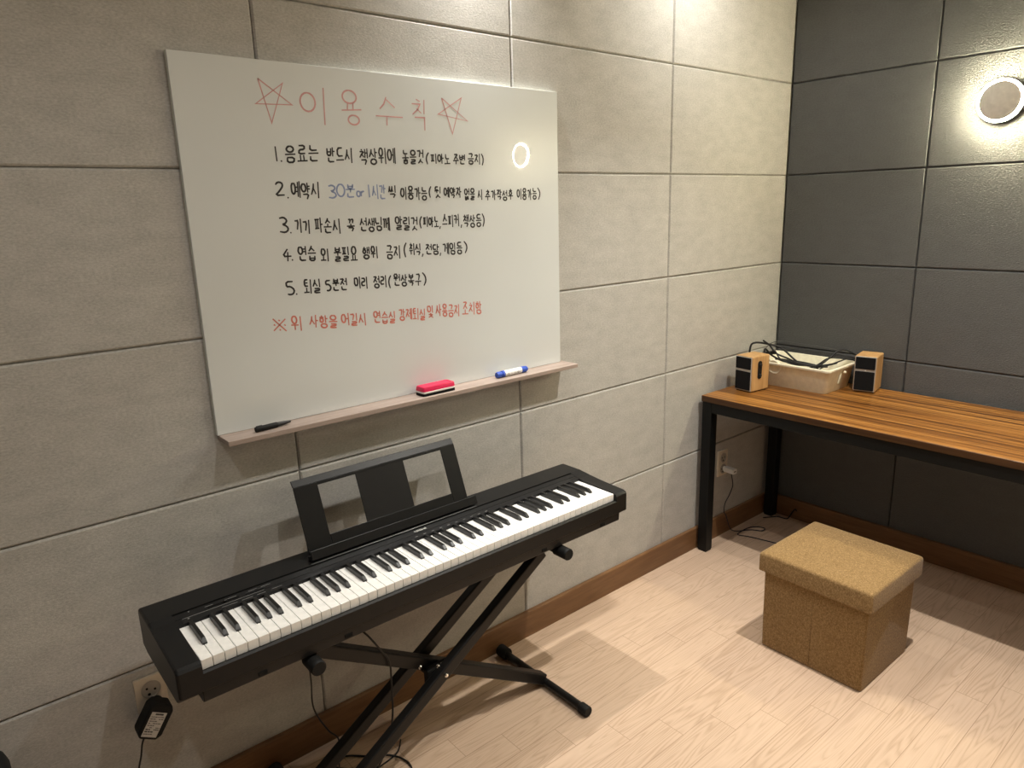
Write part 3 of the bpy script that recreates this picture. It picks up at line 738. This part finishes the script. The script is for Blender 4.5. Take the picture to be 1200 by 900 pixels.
# ------------------------------------------------------------------ outlets, adapters and cords on the pale wall
def outlet(x, z, label, tilt):
    t = thing('wall_outlet', label, 'outlet', (x, 0, z))
    bm = BM(); prism(bm, rrect(-.035, -.060, .035, .060, .003), 'y', -.009, -.0003, .0015, 2); obj('cover_plate', bm, M['outlet'], t)
    for s in (.027, -.027):
        bm = BM(); lathe(bm, [(.0215, -.0095), (.0225, -.0115), (.0205, -.0115), (.0195, -.0098), (0, -.0094), (0, -.0088), (.0215, -.0088)], (0, 0, s), (0, 1, 0), 32); w_ = obj('socket', bm, M['outlet_in'], t, True, 40)
        bm = BM()
        for sg in (1, -1):
            a = math.radians(tilt); lathe(bm, [(0, -.0103), (.0028, -.0103), (.0028, -.009), (0, -.009)], (sg*.0095*math.cos(a), 0, s+sg*.0095*math.sin(a)), (0, 1, 0), 12)
        a = math.radians(tilt-90); lathe(bm, [(0, -.0103), (.0036, -.0103), (.0036, -.009), (0, -.009)], (.014*math.cos(a+.0), 0, s+.014*math.sin(a)), (0, 1, 0), 12)
        obj('pin_holes', bm, M['hole'], w_)
    return t
outlet(-2.831, .371, 'ivory double outlet on the pale wall under the left end of the piano', -22)
outlet(-.4165, .354, 'ivory double outlet on the pale wall under the desk', 0)
AD = thing('power_adapter', 'black power adapter brick with a white label plugged in under the piano', 'adapter', (-2.842, -.0095, .346))
AR = Matrix.Rotation(math.radians(33), 4, 'Y')
bm = BM(); prism(bm, [(-.028, .030), (-.020, .043), (.021, .043), (.029, .030), (.029, -.030), (.020, -.043), (-.020, -.043), (-.028, -.032)], 'y', -.062, -.020, .004, 2, 0, AR)
lathe(bm, [(0, -.021), (.018, -.021), (.018, -.0005), (0, -.0005)], AR @ Vector((.006, 0, .018)), (0, 1, 0), 24); obj('brick', bm, M['rubber'], AD)
bm = BM(); box(bm, (-.020, -.0626, -.036), (.016, -.0619, .024), 0, 1, 0, AR); lb = obj('label_plate', bm, M['label'], AD)
bm = BM(); rr = random.Random(3)
box(bm, (-.010, -.0630, .0175), (.009, -.0625, .0215), 0, 1, 0, AR)
for k in range(9):
    z = .012 - k*.0052
    x = -.0175
    while x < .012:
        w = rr.uniform(.002, .007)
        if rr.random() < .85: box(bm, (x, -.0630, z), (min(x+w, .0135), -.0625, z+(.0028 if k in (6, 7) else .0016)), 0, 1, 0, AR)
        x += w+.0012
obj('label_print', bm, M['label_ink'], lb)
bm = BM(); e0 = AR @ Vector((0, -.040, -.042)); tube(bm, [e0, e0+Vector((-.010, -.002, -.018)), e0+Vector((-.016, .002, -.05)), e0+Vector((-.026, .008, -.10)), (-.03, .0, -.20), (-.02, -.01, -.29), (.03, -.05, -.332)], .0022, 8); obj('cord', bm, M['cable'], AD, True)
bm = BM(); tube(bm, [(-2.515, -.150, .5665), (-2.508, -.145, .52), (-2.492, -.150, .42), (-2.4875, -.150, .33), (-2.4885, -.150, .242), (-2.456, -.150, .157), (-2.430, -.150, .115), (-2.434, -.152, .06), (-2.437, -.158, .012), (-2.42, -.175, .0035), (-2.36, -.20, .0030), (-2.28, -.19, .0032), (-2.24, -.15, .0030)], .0022, 8)
tag(obj('cord', bm, M['cable'], None, True), 'thin black cord hanging below the left support of the keyboard stand', 'cord')
bm = BM(); tube(bm, [(-2.42, -.20, .565), (-2.40, -.222, .50), (-2.372, -.262, .462), (-2.340, -.271, .405), (-2.322, -.272, .37), (-2.3175, -.268, .315), (-2.3205, -.262, .185), (-2.336, -.240, .088), (-2.345, -.212, .02), (-2.350, -.195, .0045), (-2.41, -.15, .0035), (-2.435, -.11, .0035), (-2.395, -.10, .0035), (-2.345, -.145, .0038), (-2.30, -.185, .0075), (-2.275, -.225, .004), (-2.275, -.265, .0035), (-2.30, -.29, .0035), (-2.35, -.30, .0035)], .0026, 8)
tag(obj('cord', bm, M['cable'], None, True), 'black cord looped over the stand and coiled on the floor below the piano', 'cord')
U = thing('usb_charger', 'small white plug charger in the outlet under the desk', 'charger', (-.412, -.0118, .329), 0)
UR = Matrix.Rotation(math.radians(-6), 4, 'Z')
bm = BM(); prism(bm, rrect(-.014, -.0115, .014, .0115, .004), 'y', -.062, -.008, .002, 2, 0, UR); lathe(bm, [(0, -.009), (.010, -.009), (.010, -.0002), (0, -.0002)], (0, 0, 0), (0, 1, 0), 20); obj('body', bm, M['white_plastic'], U)
bm = BM(); box(bm, (-.006, -.0626, -.002), (.006, -.0618, .002), 0, 1, 0, UR); obj('port', bm, M['hole'], U)
fl = .0035
bm = BM(); tube(bm, [(-.410, -.050, .317), (-.405, -.048, .305), (-.382, -.040, .268), (-.372, -.036, .235), (-.392, -.034, .198), (-.420, -.032, .165), (-.424, -.030, .125), (-.41, -.033, .10), (-.38, -.038, .03), (-.34, -.045, fl), (-.2789, -.0848, fl), (-.2517, -.1255, fl), (-.2179, -.1208, fl), (-.2303, -.0865, fl), (-.272, -.070, .0065), (-.33, -.064, fl), (-.3665, -.0743, fl), (-.3467, -.1216, fl), (-.3194, -.2309, fl), (-.30, -.32, fl), (-.26, -.40, fl)], .0022, 8)
tag(obj('charging_cable', bm, M['cable_navy'], None, True), 'thin dark cable from the white charger curling over the floor under the desk', 'cable')
bm = BM(); tube(bm, [(-.115, -.052, fl), (-.082, -.075, fl), (-.055, -.095, fl), (-.048, -.135, fl), (-.030, -.140, .008), (-.020, -.150, .035), (-.019, -.163, .052), (-.022, -.172, .045)], .0028, 8)
tag(obj('cable', bm, M['cable'], None, True), 'short black cable end lying behind the rear leg of the desk', 'cable')

# ------------------------------------------------------------------ desk
DY0, DY1 = -.024, -1.474
DK = thing('desk', 'long desk with striped walnut top and black steel frame along the dark wall', 'desk', (-.32, -.75, 0))
dv = lambda x, y, z: (x+.32, y+.75, z)
DT = .7165
bm = BM(); box(bm, dv(-.6215, DY1, DT-.026), dv(-.016, DY0, DT), .0008, 1); obj('desktop', bm, M['desk_wood'], DK)
bm = BM(); box(bm, dv(-.6228, DY1+.0005, DT-.0255), dv(-.6214, DY0-.0005, DT-.0012), .0005, 1); obj('shaded_edge_band', bm, M['shaded_edge_band'], DK)['label'] = 'walnut front edge with its shade painted in'
zf = DT-.0265
legs = {}
for nm, x0, y0 in (('f', -.617, DY0-.002), ('b', -.070, DY0-.002), ('f', -.617, DY1+.047), ('b', -.070, DY1+.047)):
    bm = BM(); box(bm, dv(x0, y0-.045, .006), dv(x0+.045, y0, zf), .002, 2); l_ = obj('leg', bm, M['desk_steel'], DK)
    bm = BM(); box(bm, dv(x0+.002, y0-.043, 0), dv(x0+.043, y0-.002, .0058), .001, 1); obj('foot_pad', bm, M['rubber'], l_)
for x0 in (-.617, -.070):
    bm = BM(); box(bm, dv(x0, DY1+.0475, zf-.045), dv(x0+.044, DY0-.0475, zf), .002, 2); obj('frame_rail', bm, M['desk_steel'], DK)
for y0 in (DY0-.003, DY1+.046):
    bm = BM(); box(bm, dv(-.5715, y0-.043, zf-.045), dv(-.0705, y0, zf), .002, 2); obj('frame_rail', bm, M['desk_steel'], DK)

# speakers
def speaker(x, y, rz, label, knob):
    t = thing('desktop_speaker', label, 'speaker', (x, y, DT), rz, 'small wooden speakers on the desk')
    w, d, h = .0430, .110, .155     # front faces -x
    bm = BM(); prism(bm, rrect(-w, .004, w, h, .005), 'x', 0, d, .0012, 1); obj('cabinet', bm, M['speaker_wood'], t)
    bm = BM(); prism(bm, rrect(-w+.002, .006, w-.002, h-.002, .004), 'x', -.0035, 0, .001, 1); obj('front_frame', bm, M['silver'], t)
    bm = BM(); prism(bm, rrect(-w+.005, .010, w-.005, .090, .003), 'x', -.0065, -.003, .0012, 1); obj('lower_grille', bm, M['grille'], t)
    bm = BM(); prism(bm, rrect(-w+.005, .100, w-.005, h-.005, .003), 'x', -.0065, -.003, .0012, 1); obj('upper_grille', bm, M['grille'], t)
    bm = BM(); box(bm, (.004, -w+.006, 0), (d-.006, w-.006, .0045)); obj('base_pad', bm, M['rubber'], t)
    if knob:
        bm = BM(); prism(bm, rrect(.036, .056, .060, .134, .0118), 'y', -w-.003, -w+.0005, .001, 1); p = obj('control_plate', bm, M['rubber'], t)
        for z in (.072, .117):
            bm = BM(); lathe(bm, [(0, -.0065), (.0055, -.0065), (.006, -.0055), (.006, 0), (0, 0)], (.048, -w-.003, z), (0, 1, 0), 20); obj('knob', bm, M['cable'], p, True, 40)
    else:
        bm = BM(); lathe(bm, [(0, -.0052), (.0022, -.005), (.003, -.0035), (0, -.003)], (0, -.002, .0945), (1, 0, 0), 12); obj('badge', bm, M['white_plastic'], t, True)
    return t
speaker(-.4495, -.1115, math.radians(-7), 'small wooden speaker with a side control plate, left of the cream bin', True)
speaker(-.1265, -.4775, math.radians(11), 'small wooden speaker right of the cream bin, against the dark wall', False)

# cream bin
BN = thing('storage_bin', 'open cream plastic bin full of black cables between two speakers', 'bin', (-.165, -.215, DT))
bh = .108
def brect(i, dx=0): return [(x, y) for x, y in rrect(-.125+i, -.188+i, .125-i, .188-i, .022)]
out_ = [(.020, 0), (.018, .003), (.004, .094), (.003, .096), (-.006, .0965), (-.007, .098), (-.007, .106), (-.005, bh), (.003, bh), (.006, .104), (.0215, .006), (.0235, .004)]
bm = BM(); loft(bm, [[(x, y, z) for x, y in brect(i)] for i, z in out_]); obj('tub', bm, M['bin_cream'], BN, True, 35)
bm = BM(); lathe(bm, [(0, .003), (.024, .003), (.028, .000), (.031, .000), (.033, .003), (.033, .008), (0, .008)], (-.1235, .058, .0875), (1, 0, .18), 28)
obj('moulded_grip', bm, M['bin_cream'], BN, True, 40)
bm = BM(); lathe(bm, [(0, 0), (.0055, 0), (.0065, .003), (.0065, .012), (.0045, .015), (0, .015)], (.012, -.181, .080), (0, -1, 0), 20)
bar(bm, (-.010, -.1845, .078), (-.018, -.1800, .034), .006, .007, .002); obj('side_catch', bm, M['bin_cream'], BN, True, 40)
CB = DT
def loose(pts, r, label, cat='cable', mat='cable'):
    bm = BM(); tube(bm, pts, r, 8); return tag(obj('audio_cable' if cat == 'cable' else 'plug', bm, M[mat], None, True), label, cat, None)
loose([(-.325, -.085, CB+.02), (-.322, -.060, CB+.10), (-.315, -.055, CB+.165), (-.30, -.065, CB+.185), (-.25, -.090, CB+.178), (-.20, -.14, CB+.155), (-.19, -.22, CB+.10), (-.17, -.29, CB+.093), (-.12, -.32, CB+.125), (-.085, -.345, CB+.158), (-.07, -.385, CB+.154), (-.055, -.425, CB+.125), (-.045, -.46, CB+.08)], .0044, 'thick black cable arching from the left speaker over the bin to the right speaker')
loose([(-.27, -.09, CB+0.194), (-.235, -.10, CB+0.170), (-.225, -.13, CB+0.135), (-.205, -.18, CB+0.114), (-.235, -.24, CB+0.108), (-.21, -.29, CB+0.105), (-.15, -.27, CB+0.090), (-.11, -.20, CB+0.085), (-.15, -.13, CB+0.095), (-.21, -.12, CB+0.105)], .0040, 'black cable coiled on top of the pile in the bin')
loose([(-.245, -.275, CB+.085), (-.19, -.30, CB+.10), (-.12, -.315, CB+.122), (-.08, -.35, CB+.122), (-.06, -.385, CB+.128), (-.05, -.42, CB+.115)], .0034, 'thin black cable running out of the bin towards the right speaker')
loose([(-.255, -.20, CB+0.095), (-.24, -.10, CB+0.105), (-.20, -.09, CB+0.130), (-.235, -.13, CB+0.145), (-.255, -.17, CB+0.118), (-.245, -.24, CB+0.102), (-.21, -.33, CB+0.108), (-.16, -.36, CB+0.112), (-.11, -.34, CB+0.100), (-.14, -.25, CB+0.070), (-.2, -.18, CB+0.070)], .0032, 'black cable looped along the front rim inside the bin')
loose([(-.29, -.058, CB+.004), (-.20, -.017, CB+.06), (-.10, -.014, CB+.135), (-.03, -.03, CB+.150), (-.016, -.12, CB+.148), (-.016, -.30, CB+.142), (-.016, -.40, CB+.130), (-.022, -.46, CB+.09)], .0018, 'thin grey cable strung along the dark wall behind the bin', mat='cable_grey')
loose([(-.262, -.13, CB+0.082), (-.25, -.09, CB+0.120), (-.225, -.075, CB+0.148), (-.21, -.10, CB+0.120), (-.225, -.16, CB+0.106), (-.245, -.21, CB+0.110), (-.23, -.30, CB+0.104), (-.17, -.33, CB+0.095), (-.10, -.30, CB+0.080)], .0046, 'thickest black cable bunched at the left end inside the bin')
loose([(-.235, -.335, CB+.095), (-.20, -.345, CB+.106), (-.15, -.355, CB+.110), (-.10, -.360, CB+.114), (-.062, -.372, CB+.118), (-.048, -.41, CB+.108), (-.040, -.45, CB+.07)], .0030, 'thin black cable lying along the right end of the bin')
PG = thing('audio_plug', 'small black plug with a silver tip lying on the cables in the bin', 'plug', (-.215, -.315, CB+.098), .5)
bm = BM(); lathe(bm, [(0, -.016), (.005, -.016), (.0062, -.012), (.0062, .008), (.004, .012), (0, .012)], (0, 0, 0), (1, 0, .25), 14); obj('sleeve', bm, M['rubber'], PG, True, 40)
bm = BM(); lathe(bm, [(0, .012), (.0030, .012), (.0030, .024), (0, .026)], (0, 0, 0), (1, 0, .25), 12); obj('tip', bm, M['chrome'], PG, True, 40)
PG2 = thing('audio_plug', 'black inline plug resting on the rear left corner of the bin', 'plug', (-.20, -.085, CB+.126), -.4)
bm = BM(); box(bm, (-.030, -.010, -.006), (.030, .010, .008), .004, 2); obj('sleeve', bm, M['rubber'], PG2)

# ------------------------------------------------------------------ stool
SL = thing('storage_stool', 'square brown linen storage stool with a lift-off padded lid on the floor', 'stool', (-.885, -.777, 0), math.radians(-.9))
bm = BM()
rings = []
for z, hx, hy, r in ((.000, .160, .168, .010), (.004, .1655, .1735, .010), (.10, .1665, .1745, .008), (.20, .1675, .175, .008), (.330, .1685, .176, .008)):
    rings.append([(x, y, z) for x, y in rrect(-hx, -hy, hx, hy, r)])
loft(bm, rings); obj('body', bm, M['linen'], SL, True, 45)
bm = BM()
for x in (-.1683,): box(bm, (x-.0004, -.001, .012), (x+.003, .001, .288))
obj('fold_seam', bm, M['linen'], SL)
bm = BM(); rings = []
for z, i, r in ((.288, .003, .006), (.289, .000, .007), (.344, .000, .007), (.350, .0012, .008), (.3535, .004, .010), (.3555, .010, .014), (.358, .05, .03), (.359, .12, .03)):
    rings.append([(x, y, z) for x, y in rrect(-.1825+i, -.1905+i, .1825-i, .1905-i, r)])
loft(bm, rings); obj('lid', bm, M['linen'], SL, True, 50)

# ------------------------------------------------------------------ black case in the near left corner of the picture
BC = thing('equipment_case', 'black padded case by the pale wall, its rounded top corner at the lower left edge', 'case', (-3.30, -.13, 0))
bm = BM(); rings = []
for z, i in ((.0, .012), (.004, .004), (.012, 0), (.405, 0), (.428, .006), (.438, .018), (.442, .035)):
    rings.append([(x, y, z) for x, y in rrect(-.178+i, -.10+i, .178-i, .10-i, .04)])
loft(bm, rings); obj('shell', bm, M['rubber'], BC, True, 45)
for y in (.045, .035):
    bm = BM(); lathe(bm, [(0, .0), (.003, .0), (.0025, .002), (0, .0025)], (.150, y, .4395), (0, 0, 1), 12); obj('rivet', bm, M['chrome'], BC, True)
